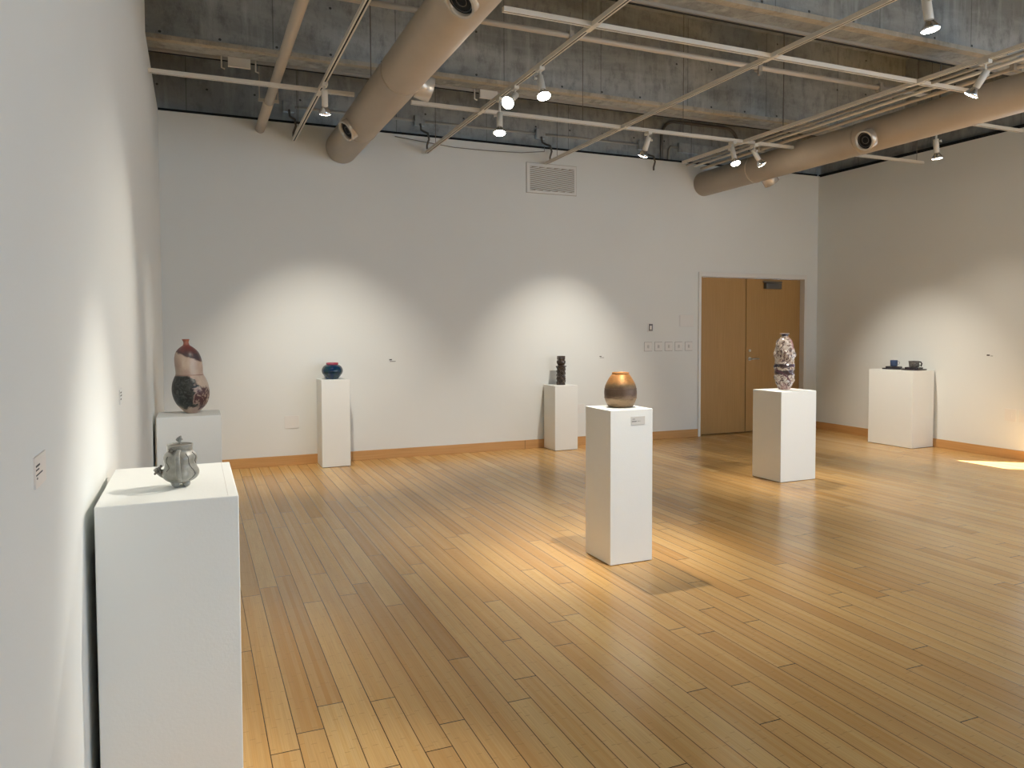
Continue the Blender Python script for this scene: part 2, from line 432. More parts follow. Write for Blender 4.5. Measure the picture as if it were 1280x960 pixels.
# label stuck on the centre pedestal
t = obj('label_card', B((.218, -.0025, 0, .328, 0, .055)), M_CARD, loc=(2.507, 4.3715, .953), rot=(0, 0, .006))
tag(t, 'grey label card stuck on the front of the centre pedestal', 'label')
bm = B((.229, -.003, .036, .249, -.0025, .0395))
rr = random.Random(3); xx = .224
for k in range(9):
    ww = rr.uniform(.003, .008); bx(bm, xx, -.003, .019 + (0 if k < 5 else .002), xx + ww, -.0025, .0245); xx += ww + .0016 + (.003 if k > 4 else 0)
obj('text', bm, M_INK, t)

# ------------------------------------------------------------------ pottery materials
def m_raku_tall():
    m = mat('marbled raku glaze with maroon and charcoal', (.6, .5, .4), .38, coat=.15); g = G(m)
    o = g.obj(); x, y, z = g.sep(o)
    nz = g.noise(o, 7, 4, .6, .8); nf = g.noise(o, 22, 5, .7, 1.2); ns = g.noise(g.scale(o, (1, 1, .6)), 11, 3, .5, .5)
    cream = g.mix(g.rng(ns, .35, .7), (.50, .41, .33), (.38, .265, .215))
    # lower body charcoal on the left side, as seen from the room
    zz = g.ma('ADD', z, g.ma('MULTIPLY', g.ma('SUBTRACT', nz, .5), .20))
    xx = g.ma('ADD', g.ma('MULTIPLY', g.ma('ADD', x, g.ma('MULTIPLY', y, -.15)), 1.), g.ma('MULTIPLY', g.ma('SUBTRACT', nz, .5), .26))
    low = g.ma('MULTIPLY', g.rng(g.ma('ADD', zz, g.ma('MULTIPLY', xx, .55)), .345, .325), g.rng(xx, .062, .045))
    low = g.ma('MULTIPLY', low, g.ma('MULTIPLY', g.rng(zz, .035, .06), g.rng(z, .325, .318)))
    blk = g.mix(g.rng(nf, .45, .75), (.012, .014, .014), (.10, .11, .10))
    col = g.mix(low, cream, blk)
    # maroon patch low right
    mr = g.ma('MULTIPLY', g.rng(g.ma('ADD', xx, 0), .055, .075), g.rng(zz, .235, .21))
    mr = g.ma('MULTIPLY', mr, g.rng(nf, .36, .5))
    col = g.mix(mr, col, (.07, .025, .028))
    # dark slate tongue below the cap and maroon cap
    cap = g.rng(g.ma('ADD', g.ma('ADD', z, g.ma('MULTIPLY', g.ma('SUBTRACT', nz, .5), .10)), g.ma('MULTIPLY', x, .42)), .462, .474)
    capc = g.mix(g.rng(z, .50, .60), (.05, .035, .04), (.21, .045, .035))
    capc = g.mix(g.rng(nf, .5, .8, 0, .5), capc, (.25, .08, .06))
    col = g.mix(cap, col, capc)
    fleck = g.ma('MULTIPLY', g.rng(nf, .60, .66), g.ma('MULTIPLY', g.rng(z, .20, .24), g.rng(z, .31, .28)))
    col = g.mix(g.ma('MULTIPLY', fleck, .9), col, (.04, .05, .05))
    neck = g.rng(z, .575, .6)
    col = g.mix(neck, col, (.30, .11, .07))
    g.base(col); g.bump(nf, .25, .003)
    return m

def m_raku_bottle():
    m = mat('cream and plum marbled glaze', (.7, .6, .5), .22, coat=.5); g = G(m)
    o = g.obj(); x, y, z = g.sep(o)
    nz = g.noise(o, 9, 5, .65, 1.5); nf = g.noise(g.scale(o, (1, 1, .8)), 17, 5, .7, 2.2); np_ = g.noise(o, 6, 2, .5, .5)
    col = g.ramp(nf, [(.40, (.05, .03, .035)), (.455, (.16, .10, .09)), (.50, (.42, .33, .27)), (.545, (.64, .57, .49)), (.60, (.56, .49, .42)), (.645, (.15, .10, .10)), (.75, (.40, .31, .28))])
    pink = g.ma('MULTIPLY', g.rng(x, -.01, .04), g.rng(z, .42, .47))
    col = g.mix(g.ma('MULTIPLY', pink, .85), col, (.34, .10, .13))
    lowpink = g.ma('MULTIPLY', g.rng(z, .14, .05), g.rng(np_, .4, .6))
    col = g.mix(g.ma('MULTIPLY', lowpink, .6), col, (.62, .34, .30))
    zz = g.ma('ADD', z, g.ma('MULTIPLY', g.ma('SUBTRACT', nz, .5), .06))
    b1 = g.ma('MULTIPLY', g.rng(zz, .160, .168), g.rng(zz, .215, .205))
    b2 = g.ma('MULTIPLY', g.rng(zz, .240, .247), g.rng(zz, .282, .272))
    plum = g.mix(g.rng(x, -.02, .06), (.045, .025, .03), (.10, .055, .10))
    col = g.mix(g.ma('MAXIMUM', b1, b2), col, plum)
    b3 = g.ma('MULTIPLY', g.ma('LESS_THAN', g.ma('ABSOLUTE', g.ma('ADD', g.ma('SUBTRACT', z, .09), g.ma('MULTIPLY', x, 1.1))), .013), g.rng(x, .03, .02))
    col = g.mix(b3, col, (.10, .04, .05))
    col = g.mix(g.rng(z, .574, .578), col, (.03, .012, .025))
    g.base(col); g.bump(nz, .3, .004)
    return m

def m_bronze():
    m = mat('bronze lustre glaze', (.4, .2, .08), .42, .45); g = G(m)
    o = g.obj(); x, y, z = g.sep(o)
    n = g.noise(g.scale(o, (1, 1, 2.2)), 14, 6, .7, .6); nf = g.noise(g.scale(o, (1, 1, 1.6)), 34, 5, .75)
    zz = g.ma('ADD', z, g.ma('MULTIPLY', g.ma('SUBTRACT', n, .5), .05))
    col = g.ramp(g.ma('DIVIDE', zz, .25), [(0., (.24, .16, .09)), (.2, (.29, .20, .12)), (.36, (.12, .075, .05)), (.52, (.12, .075, .048)), (.62, (.20, .13, .065)), (.72, (.42, .205, .07)), (1., (.55, .25, .075))])
    col = g.mix(g.rng(nf, .5, .75, 0, .7), col, (.10, .06, .035))
    g.base(col); g.rough(g.rng(n, .35, .7, .34, .55)); g.bump(g.ma('ADD', nf, n), .4, .004)
    return m

def m_simple(name, c1, c2, rough, sc, coat=0., metal=0., bump=.1):
    m = mat(name, c1, rough, metal, coat=coat); g = G(m)
    n = g.noise(g.obj(), sc, 4, .6, .5); g.base(g.mix(g.rng(n, .35, .68), c1, c2)); g.bump(n, bump, .003); return m
M_RAKU = m_raku_tall(); M_BOTTLE = m_raku_bottle(); M_BRONZE = m_bronze()
M_BLUE = m_simple('deep blue gloss glaze', (.003, .022, .085), (.004, .04, .045), .1, 18, .3)
M_PINK = mat('pink red rim glaze', (.42, .06, .10), .2)
M_TOTEM = m_simple('black bronze glaze', (.022, .017, .014), (.085, .055, .035), .28, 45, .3, .2, .4)
M_TEAPOT = m_simple('grey stoneware glaze', (.21, .205, .18), (.34, .33, .285), .34, 30, .25)
M_TEADARK = m_simple('dark grey applied clay', (.10, .095, .085), (.17, .15, .13), .45, 60)
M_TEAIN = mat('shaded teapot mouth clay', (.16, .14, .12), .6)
M_NAVY = m_simple('navy glaze', (.03, .055, .13), (.045, .08, .17), .2, 30, .4)
M_SAUCER = m_simple('near black glaze', (.018, .016, .02), (.05, .04, .045), .25, 40, .3)
M_SPECK = m_simple('speckled grey glaze', (.035, .032, .03), (.17, .155, .14), .35, 60, .2, 0, .5)
M_RIM = mat('light rim glaze', (.42, .40, .44), .25)

# stacked raku vase on the far left pedestal
H = .63; k = H / 795.
prof = [(55, 0), (72, 12), (110, 50), (145, 90), (172, 145), (186, 210), (186, 265), (176, 325), (158, 375), (143, 405), (138, 413)]
def shift(a, z, r):
    t = max(0, (z / H)); bl = 1 + .012 * math.sin(3 * a + z * 20)
    return r * bl, -.040 * t ** 1.5, 0
bm = bmesh.new()
lathe(bm, [(r * k, z * k) for r, z in smooth_prof(prof, 4)], 56, shift)
lo = obj('raku_vase', bm, M_RAKU, loc=(-.025, 6.965, .9))
tag(lo, 'two tier raku vase, black and cream belly with maroon top, far left', 'vase')
prof2 = [(134, 413), (138, 416), (136, 440), (138, 500), (137, 560), (132, 600), (118, 645), (95, 680), (62, 710), (36, 728), (28, 745), (27, 765), (36, 786), (38, 793), (27, 794), (22, 780), (19, 750)]
bm = bmesh.new()
lathe(bm, [(r * k, z * k) for r, z in smooth_prof(prof2, 4)], 56, shift)
obj('upper_tier', bm, M_RAKU, lo)
bm = bmesh.new()
tube(bm, [((-.040 * .52 ** 1.5) + .138 * .79 * math.cos(a) * 1, .138 * .79 * math.sin(a), 413 * k) for a in [2 * PI * i / 48 for i in range(49)]], .0022, 8)
obj('seam_ring', bm, mat('maroon seam line', (.16, .05, .04), .5), lo)

# bronze jar
bm = bmesh.new(); k = .243 / 375.
prof = [(118, 0), (130, 3), (134, 10), (141, 22), (142, 25), (154, 45), (160, 60), (171, 92), (173, 97), (175, 130), (176, 160), (173, 195), (171, 202), (168, 220), (160, 245), (145, 275), (125, 310), (105, 340), (95, 352), (90, 356), (93, 365), (91, 374), (84, 375), (80, 365), (78, 350)]
lathe(bm, [(r * k, z * k) for r, z in smooth_prof(prof, 3)], 64, lambda a, z, r: (r * (1 + .006 * math.sin(2 * a + 1)), 0, 0))
jar = obj('bronze_jar', bm, M_BRONZE, loc=(2.755, 4.56, 1.0575)); tag(jar, 'round bronze coloured jar on the centre pedestal', 'jar')
for z0, r0 in ((24, 142.5), (100, 174.5), (200, 173)):
    bm = bmesh.new(); tube(bm, [(r0 * k * math.cos(a), r0 * k * math.sin(a), z0 * k) for a in [2 * PI * i / 64 for i in range(65)]], .0016, 6)
    obj('ridge', bm, M_BRONZE, jar)
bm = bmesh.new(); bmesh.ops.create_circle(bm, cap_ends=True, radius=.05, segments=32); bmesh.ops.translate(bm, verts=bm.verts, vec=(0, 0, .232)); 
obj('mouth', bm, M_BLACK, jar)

# tall marbled bottle
bm = bmesh.new(); k = .603 / 742.
prof = [(62, 0), (72, 6), (92, 40), (110, 90), (122, 140), (127, 190), (124, 250), (127, 300), (121, 350), (125, 400), (134, 440), (133, 475), (122, 520), (116, 570), (106, 620), (90, 655), (62, 682), (46, 695), (42, 712), (44, 735), (56, 741), (55, 742), (38, 742), (34, 720)]
def dent(a, z, r):
    t = z / .603
    w = 1 + (.05 * math.sin(4 * a + 26 * t) + .035 * math.sin(7 * a - 40 * t) + .02 * math.sin(3 * a + 60 * t)) * min(1, max(0, (.9 - t) * 8)) * min(1, t * 8 + .2)
    return r * w, .004 * math.sin(t * 14), 0
lathe(bm, [(r * k, z * k) for r, z in smooth_prof(prof, 4)], 72, dent)
bt = obj('marbled_bottle', bm, M_BOTTLE, loc=(5.872, 6.33, .949)); tag(bt, 'tall cream and plum marbled bottle vase in front of the door', 'vase')
bm = bmesh.new(); tube(bm, [(.046 * math.cos(a), .046 * math.sin(a), .601) for a in [2 * PI * i / 40 for i in range(41)]], .003, 8)
obj('rim', bm, M_RIM, bt)

# blue bowl
bm = bmesh.new(); k = .193 / 117.
prof = [(40, 0), (46, 3), (46, 6), (60, 22), (74, 42), (78, 58), (76, 72), (66, 90), (52, 100), (43, 104), (40, 108)]
lathe(bm, [(r * k * .96, z * k) for r, z in smooth_prof(prof, 4)], 56)
bl = obj('blue_bowl', bm, M_BLUE, loc=(1.505, 9.035, 1.0255)); tag(bl, 'glossy deep blue round bowl with pink rim on narrow pedestal', 'bowl')
bm = bmesh.new(); lathe(bm, [(.066, .168), (.071, .174), (.071, .192), (.067, .1935), (.062, .188), (.06, .172)], 48); obj('rim', bm, M_PINK, bl)
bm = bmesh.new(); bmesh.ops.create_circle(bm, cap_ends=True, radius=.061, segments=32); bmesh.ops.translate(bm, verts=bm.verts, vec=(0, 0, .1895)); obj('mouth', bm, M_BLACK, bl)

# black totem vase
k = .388 / 245.
def sq(n):
    def f(a, z, r):
        c, s = abs(math.cos(a)), abs(math.sin(a)); return r * (c ** n + s ** n) ** (-1 / n), 0, 0
    return f
bm = bmesh.new()
prof = [(34, 0), (36, 3), (36, 16), (31, 22), (30, 30), (35, 45), (36, 62), (31, 76), (29, 88), (32, 100), (31, 116), (29, 126), (34, 140), (42, 152), (43, 160), (30, 163), (26, 167)]
lathe(bm, [(r * k, z * k) for r, z in smooth_prof(prof, 4)], 48, lambda a, z, r: (r * (1 + .09 * math.sin(5 * a + 60 * z)), 0, 0))
tm = obj('totem_vase', bm, M_TOTEM, loc=(4.533, 9.03, .862)); tag(tm, 'black carved totem shaped vase on the short pedestal', 'vase')
bm = bmesh.new()
prof = [(26, 166), (33, 176), (38, 188), (37, 202), (30, 211), (28, 214)]
lathe(bm, [(r * k, z * k) for r, z in smooth_prof(prof, 4)], 40)
obj('bead', bm, M_TOTEM, tm)
bm = bmesh.new()
lathe(bm, [(27 * k, 212 * k), (29 * k, 216 * k), (30 * k, 244 * k), (28 * k, 245 * k), (24 * k, 242 * k), (22 * k, 222 * k)], 40, sq(5))
obj('cup_top', bm, M_TOTEM, tm)
for zc, rr_, th in ((35, 17, 0), (66, 15, 0), (98, 16, 0), (132, 17, 0)):
    for a0 in (-PI / 2 - .35, 0.2, PI - .4, PI / 2):
        bm = bmesh.new()
        c = Vector((31 * k * math.cos(a0), 31 * k * math.sin(a0), zc * k)) * 1.0; c.x *= 1.1; c.y *= 1.1; s = Vector((-math.sin(a0), math.cos(a0), 0)); u = Vector((0, 0, 1)); n_ = Vector((math.cos(a0), math.sin(a0), 0))
        tube(bm, [c + s * math.cos(q) * rr_ * k + u * math.sin(q) * rr_ * .85 * k + n_ * (.004 - .010 * abs(math.cos(q))) for q in [2 * PI * i / 20 for i in range(17)]], .0068, 8)
        obj('loop', bm, M_TOTEM, tm)
bm = bmesh.new(); bmesh.ops.create_uvsphere(bm, u_segments=12, v_segments=8, radius=.008); bmesh.ops.translate(bm, verts=bm.verts, vec=(.004, -.058, 195 * k))
obj('stud', bm, M_RIM, tm)

# grey teapot: lobed body, collar, lid with knob, strap handle towards the room's middle, small spout to the left
tp = thing('teapot', 'lobed grey stoneware teapot on the foreground pedestal', 'teapot', (-.052, 2.845, 1.0605), 0)
k = .148 / 510.
bm = bmesh.new()
prof = [(70, 42), (100, 52), (150, 75), (188, 110), (203, 150), (200, 190), (180, 235), (172, 275), (180, 312), (186, 345), (178, 380), (160, 405), (143, 425), (138, 445)]
def lob(a, z, r):
    t = max(0, min(1, z / (.14)))
    w = 1 + .055 * math.cos(5 * a + .6) * math.sin(PI * min(1, z / .13)) + .02 * math.sin(3 * a)
    return r * w, 0, 0
lathe(bm, [(r * k, z * k) for r, z in smooth_prof(prof, 4)], 64, lob)
obj('body', bm, M_TEAPOT, tp)
bm = bmesh.new()
lathe(bm, [(134 * k, 436 * k), (140 * k, 440 * k), (139 * k, 470 * k), (146 * k, 500 * k), (146 * k, 506 * k), (139 * k, 508 * k), (134 * k, 490 * k), (132 * k, 470 * k)], 48, lambda a, z, r: (r, 0, 0))
obj('collar', bm, M_TEAPOT, tp)
bm = bmesh.new(); lathe(bm, smooth_prof([(132 * k, 488 * k), (120 * k, 492 * k), (60 * k, 500 * k), (20 * k, 506 * k)], 3), 40)
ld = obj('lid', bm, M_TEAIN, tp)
bm = bmesh.new(); tube(bm, [(0, 0, 500 * k), (.002, 0, 525 * k), (-.003, 0, 545 * k), (.004, 0, 565 * k), (.001, 0, 590 * k), (.006, 0, 600 * k)], [.0055, .0045, .0065, .0075, .005, .003], 12)
tube(bm, [(-.006, 0, 540 * k), (-.009, 0, 560 * k), (-.004, 0, 585 * k)], [.003, .004, .003], 10)
obj('knob', bm, M_TEAPOT, ld)
for a in (-2.2, -.75, .9, 2.4):
    bm = bmesh.new(); bmesh.ops.create_uvsphere(bm, u_segments=16, v_segments=10, radius=.0135)
    bmesh.ops.scale(bm, verts=bm.verts, vec=(1.0, 1.0, .95)); bmesh.ops.translate(bm, verts=bm.verts, vec=(.026 * math.cos(a), .026 * math.sin(a), .0128))
    for f in bm.faces: f.smooth = True
    obj('foot', bm, M_TEAPOT, tp)
# strap handle
bm = bmesh.new()
pts = [(-.004, -.040, .128), (-.005, -.060, .128), (-.006, -.076, .115), (-.006, -.082, .095), (-.005, -.080, .065), (-.004, -.070, .040), (-.003, -.052, .026), (-.002, -.038, .024)]
sp = []
for i in range(len(pts) - 1):
    for q in range(4):
        t_ = q / 4; sp.append(tuple(pts[i][j] * (1 - t_) + pts[i + 1][j] * t_ for j in range(3)))
sp.append(pts[-1])
rings = tube(bm, sp, .0052, 12)
for v in bm.verts: v.co.x = -.005 + (v.co.x + .005) * 1.55
obj('handle', bm, M_TEAPOT, tp)
# spout, low on the left, with curled ornament
bm = bmesh.new(); tube(bm, [(-.045, 0, .045), (-.060, -.002, .050), (-.072, -.003, .058), (-.080, -.004, .066)], [.018, .013, .009, .007], 14)
so = obj('spout', bm, M_TEAPOT, tp)
for (x, y, z, r) in ((-.066, -.012, .068, .0065), (-.074, -.014, .057, .006), (-.062, -.016, .054, .006), (-.060, -.012, .075, .005), (-.079, -.01, .050, .004)):
    bm = bmesh.new(); bmesh.ops.create_uvsphere(bm, u_segments=12, v_segments=8, radius=r); bmesh.ops.translate(bm, verts=bm.verts, vec=(x, y, z))
    for f in bm.faces: f.smooth = True
    obj('petal', bm, M_TEADARK, so)
bm = bmesh.new(); tube(bm, [(-.034, -.036, .135), (-.026, -.042, .138), (-.018, -.044, .130), (-.024, -.045, .124), (-.034, -.041, .128), (-.03, -.038, .134)], .0032, 8); obj('curl', bm, M_TEADARK, tp)
# applied vine lines on the right side
def on_body(a, z, off=.0005):
    pr = smooth_prof(prof_t, 4); r = 0
    for (r1, z1), (r2, z2) in zip(pr, pr[1:]):
        if z1 * k <= z <= z2 * k: r = (r1 + (r2 - r1) * (z / k - z1) / (z2 - z1)) * k
    w, _, _ = lob(a, z, r); w += off; return (w * math.cos(a), w * math.sin(a), z)
prof_t = prof
for seq in ([(-1.15, .118), (-1.05, .105), (-1.0, .09), (-.85, .075), (-.65, .06), (-.55, .045), (-.75, .033), (-1.05, .024)],
            [(-.5, .120), (-.35, .105), (-.4, .09), (-.15, .075)], [(-2.4, .110), (-2.5, .09), (-2.3, .07), (-2.45, .055)]):
    dense = []
    for i in range(len(seq) - 1):
        for q in range(4):
            t_ = q / 4; dense.append((seq[i][0] * (1 - t_) + seq[i + 1][0] * t_, seq[i][1] * (1 - t_) + seq[i + 1][1] * t_))
    bm = bmesh.new(); tube(bm, [on_body(a, z) for a, z in dense], .0014, 6); obj('vine_line', bm, M_TEADARK, tp)

# two cups on stepped saucers on the right wall pedestal
def cup(loc, rz, m, label, lumpy):
    t = thing('cup', label, 'cup', loc, rz, 'cups on the right wall pedestal')
    bm = bmesh.new()
    f = (lambda a, z, r: (r * (1 + .09 * math.sin(5 * a + z * 60)), 0, 0)) if lumpy else None
    R_ = .048 if not lumpy else .063
    lathe(bm, [(R_ * .8, 0), (R_ * .92, .002), (R_ * .98, .02), (R_, .08), (R_ * .99, .086), (R_ * .92, .086), (R_ * .88, .06), (R_ * .85, .012), (.001, .01)], 36, f)
    obj('cup_body', bm, m, t)
    bm = bmesh.new(); tube(bm, [(R_ * .95, 0, .070), (R_ + .018, 0, .068), (R_ + .026, 0, .052), (R_ + .022, 0, .034), (R_ * .95, 0, .026)], .005, 8); obj('handle', bm, M_RIM if not lumpy else m, t)
    if lumpy:
        bm = bmesh.new(); tube(bm, [(R_ * .7, 0, .078), (R_ + .02, 0, .072), (R_ + .032, 0, .05), (R_ + .026, 0, .03), (R_ + .022, 0, .012)], .008, 8); obj('trailing_leaf', bm, M_SAUCER, t)
def saucer(loc, rz, label):
    t = thing('saucer', label, 'saucer', loc, rz, 'saucers on the right wall pedestal')
    bm = bmesh.new(); lathe(bm, [(.11, 0), (.128, .002), (.131, .016), (.126, .019), (.10, .018), (.098, .017)], 32, sq(5)); obj('lower_tier', bm, M_SAUCER, t)
    bm = bmesh.new(); lathe(bm, [(.088, .0175), (.09, .019), (.092, .038), (.088, .041), (.075, .038), (.02, .037)], 32, sq(5)); obj('upper_tier', bm, M_SAUCER, t)
saucer((8.985, 7.575, 1.0375), .35, 'black stepped saucer under the navy cup')
saucer((9.0, 7.27, 1.0375), .1, 'black stepped saucer under the speckled grey cup')
cup((8.985, 7.575, 1.0765), -1.2, M_NAVY, 'plain navy blue cup on a black saucer, nearer the far wall', False)
cup((9.0, 7.27, 1.0765), -.9, M_SPECK, 'speckled grey lumpy cup on a black saucer', True)

# ------------------------------------------------------------------ ceiling services
def track(name, label, pts, joints=()):
    """C shaped rail along one axis with a dark slot below"""
    (x0, y0), (x1, y1) = pts
    L = math.hypot(x1 - x0, y1 - y0); ang = math.atan2(y1 - y0, x1 - x0)
    t = thing(name, label, 'lighting track', (x0, y0, ZT), ang, 'lighting track grid')
    wd = .019
    bm = B((0, -wd, .0, L, -wd + .012, .034), (0, wd - .012, .0, L, wd, .034), (0, -wd + .012, .028, L, wd - .012, .034))
    obj('rail', bm, M_TRACK, t)
    obj('slot', B((0.01, -wd + .0125, .003, L - .01, wd - .0125, .0275)), M_REVEAL, t)
    for d in joints:
        obj('joint_cover', B((d - .085, -wd - .002, -.004, d + .085, wd + .002, .0)), M_TRACK, t)
    return t
XS = [1.118, 2.73, 4.385, 6.06, 7.71]
names = ['first lengthwise lighting track from the left wall', 'second lengthwise lighting track carrying three lamps', 'third lengthwise lighting track ending at the air grille', 'fourth lengthwise lighting track beside the conduits', 'fifth lengthwise lighting track hidden above the right duct']
for x, n_ in zip(XS, names):
    track('lighting_track', 'off white ' + n_, ((x, 2.2), (x, 8.45 if x == 6.06 else 9.18)), (4.92 - 2.2, 7.235 - 2.2))
def track_x(label, x0, x1, y, js):
    t = track('lighting_track', label, ((x0, y), (x1, y)), [j - x0 for j in js]); t.location.z = ZT + .001
    return t
track_x('off white crosswise track from left wall to left duct', XL, 1.44, 7.22, ())
track_x('off white crosswise track between the ducts near far wall', 2.0, 6.82, 7.25, ())
track_x('short off white crosswise track right of the right duct, near far wall', 7.45, 9.07, 7.245, ())
track_x('off white crosswise track nearer the camera between the ducts', 2.02, 6.72, 4.92, ())
track_x('short off white crosswise track right of the right duct, nearer the camera', 7.5, 8.66, 5.67, ())

# hangers
for (x, y, nm) in [(1.135, 8.9, 'behind the left lamp'), (2.79, 9.0, 'at the end of the second track'), (4.46, 9.0, 'above the air grille'), (6.12, 8.35, 'at the end of the fourth track'),
                   (5.2, 7.25, 'above the right half of crosswise track'), (3.9, 7.25, 'above the middle of crosswise track'), (8.95, 7.245, 'at the right wall end of short track')]:
    bm = bmesh.new(); tube(bm, [(0, 0, 0), (0, 0, HC - ZT - .036)], .0035, 6)
    o = obj('hanger_rod', bm, M_DARKCOND, loc=(x, y, ZT + .035)); tag(o, 'thin dark threaded hanger rod ' + nm, 'hanger rod', 'track hanger rods')

# wall conduit with boxes and drops to the tracks
def pipe(name, label, pts, r, m, cat='conduit', group=None, seg=12):
    bm = bmesh.new(); p0 = Vector(pts[0]); tube(bm, [Vector(p) - p0 for p in pts], r, seg)
    o = obj(name, bm, m, loc=pts[0]); tag(o, label, cat, group); return o
YC = YF + .182
for a, b, nm in ((1.16, 2.63, 'left'), (2.77, 4.33, 'middle'), (4.47, 5.98, 'right')):
    pipe('conduit', 'thin grey conduit along the concrete above far wall, %s run' % nm, [(a, YC, 4.27), (b, YC, 4.27)], .017, M_CONDUIT, group='conduit above the far wall')
for x, nm in ((1.09, 'behind the left pipe'), (2.70, 'left of the three lamps'), (4.40, 'above the air grille'), (6.03, 'left of the bent conduit')):
    o = obj('junction_box', B((x - .065, YF + .135, 4.20, x + .065, YF + .199, 4.33)), M_CONCW, bevel=.004); tag(o, 'grey square junction box on concrete ' + nm, 'junction box', 'junction boxes above the far wall')
    pts = [(x, YF + .125, 4.22), (x + .005, YF + .11, 4.14), (x + .03, YF + .04, 4.1), (x + .045, YF - .06, 4.06), (x + .05, YF - .09, 3.98), (x + .02, YF - .10, 3.90), (x + .02, YF - .10, 3.855)]
    pipe('flexible_drop', 'brown flexible cable drop to the track end ' + nm, pts, .013, M_DARKCOND, 'cable', 'cable drops to the tracks')
pipe('cable', 'thin dark cable sagging across the top of far wall toward the grille', [(2.33, 9.2, 3.99), (2.68, 9.2, 3.96), (3.1, 9.2, 3.925), (3.58, 9.2, 3.925), (4.03, 9.2, 3.94), (4.37, 9.2, 3.985), (4.38, 9.22, 4.06)], .004, M_DARKCOND, 'cable')
# bent conduits on the concrete near the right duct
def bend(x0, x1, z0, z1, r, n=8):
    P = [(x0, YC - .008, z0)]
    for i in range(n + 1):
        a = PI - PI / 2 * i / n; P.append((x0 + r + r * math.cos(a), YC - .008, z1 - r + r * math.sin(a)))
    for i in range(n + 1):
        a = PI / 2 - PI / 2 * i / n; P.append((x1 - r + r * math.cos(a), YC - .008, z1 - r + r * math.sin(a)))
    P.append((x1, YC - .008, z0)); return P
pipe('bent_conduit', 'brown conduit bent in an arch on the concrete above the door', bend(6.37, 7.75, 3.95, 4.66, .22), .022, M_DARKCOND)
pipe('conduit', 'short upright conduit left of the arch on the concrete', [(6.50, YC, 3.95), (6.50, YC, 4.25), (6.53, YC, 4.29), (6.655, YC, 4.29)], .018, M_CONDUIT)
o = obj('junction_box', B((6.66, YF + .15, 4.22, 7.62, YF + .199, 4.36)), M_CONCW, bevel=.006); tag(o, 'long shallow box on the concrete inside the conduit arch', 'junction box')

# big pipe left and smaller pipe across
pp = pipe('pipe', 'tan pipe running to the far wall left of the left duct', [(.748, 2., 3.93), (.748, 9.228, 3.93)], .045, M_PIPE, 'pipe', seg=24)
bm = bmesh.new(); tube(bm, [(0, 6.10, 0), (0, 7.226, 0)], .052, 20); obj('collar', bm, M_PIPE, pp)
bm = bmesh.new(); bx(bm, -.1, 6.12, .0, .1, 6.14, .03); tube(bm, [(-.09, 6.13, 0), (-.09, 6.13, .35)], .006, 6); tube(bm, [(.09, 6.13, 0), (.09, 6.13, .35)], .006, 6); obj('clamp', bm, M_PIPE, pp)
cp = pipe('pipe', 'slim tan pipe crossing the room below the concrete beam', [(.2, 5.8, 4.1), (7.3, 5.8, 4.1)], .023, M_PIPE, 'pipe')
for x in (3.0, 5.02, 6.6):
    bm = bmesh.new(); bx(bm, x - .2 - .02, -.034, -.034, x - .2 + .02, .034, .036); bx(bm, x - .2 - .012, -.02, -.075, x - .2 + .012, 0, -.03); tube(bm, [(x - .2, 0, .03), (x - .2, 0, .2)], .006, 6); obj('clamp', bm, M_CONDUIT, cp)
for i, (dx, z, nm, mm, r) in enumerate(((.17, 3.835, 'nearest the fourth track', M_CONDUIT, .013), (.375, 3.86, 'middle of the three beside fourth track', M_TRACK, .016), (.56, 3.86, 'nearest the right duct', M_DUCT, .018))):
    c_ = pipe('conduit', 'straight conduit running to the far wall, ' + nm, [(6.06 + dx, 2.5, z), (6.06 + dx, 8.6 + .1 * i, z)], r, mm, group='conduits between fourth track and right duct')
    if i == 2:
        for yy in (5.1, 1.9): obj('clamp', B((-.05, yy - .02, -.03, .05, yy + .02, .035)), M_CONDUIT, c_)
# brackets at the beam edge
def bracket(x, y, label):
    t = thing('cable_bracket', label, 'bracket', (x, y, 4.2), 0, 'brackets under the beams')
    obj('plate', B((.06, -.02, .01, .27, .02, .099)), M_TRACK, t)
    for s in (0, .32):
        bm = bmesh.new(); tube(bm, [(s, 0, .10), (s, 0, -.01), (s + .03, 0, -.02)], .008, 6); obj('hook', bm, M_TRACK, t)
bracket(.30, 8.03, 'off white cable bracket under beam left of the tan pipe')
bracket(2.95, 8.03, 'off white cable bracket under beam behind the three lamps')

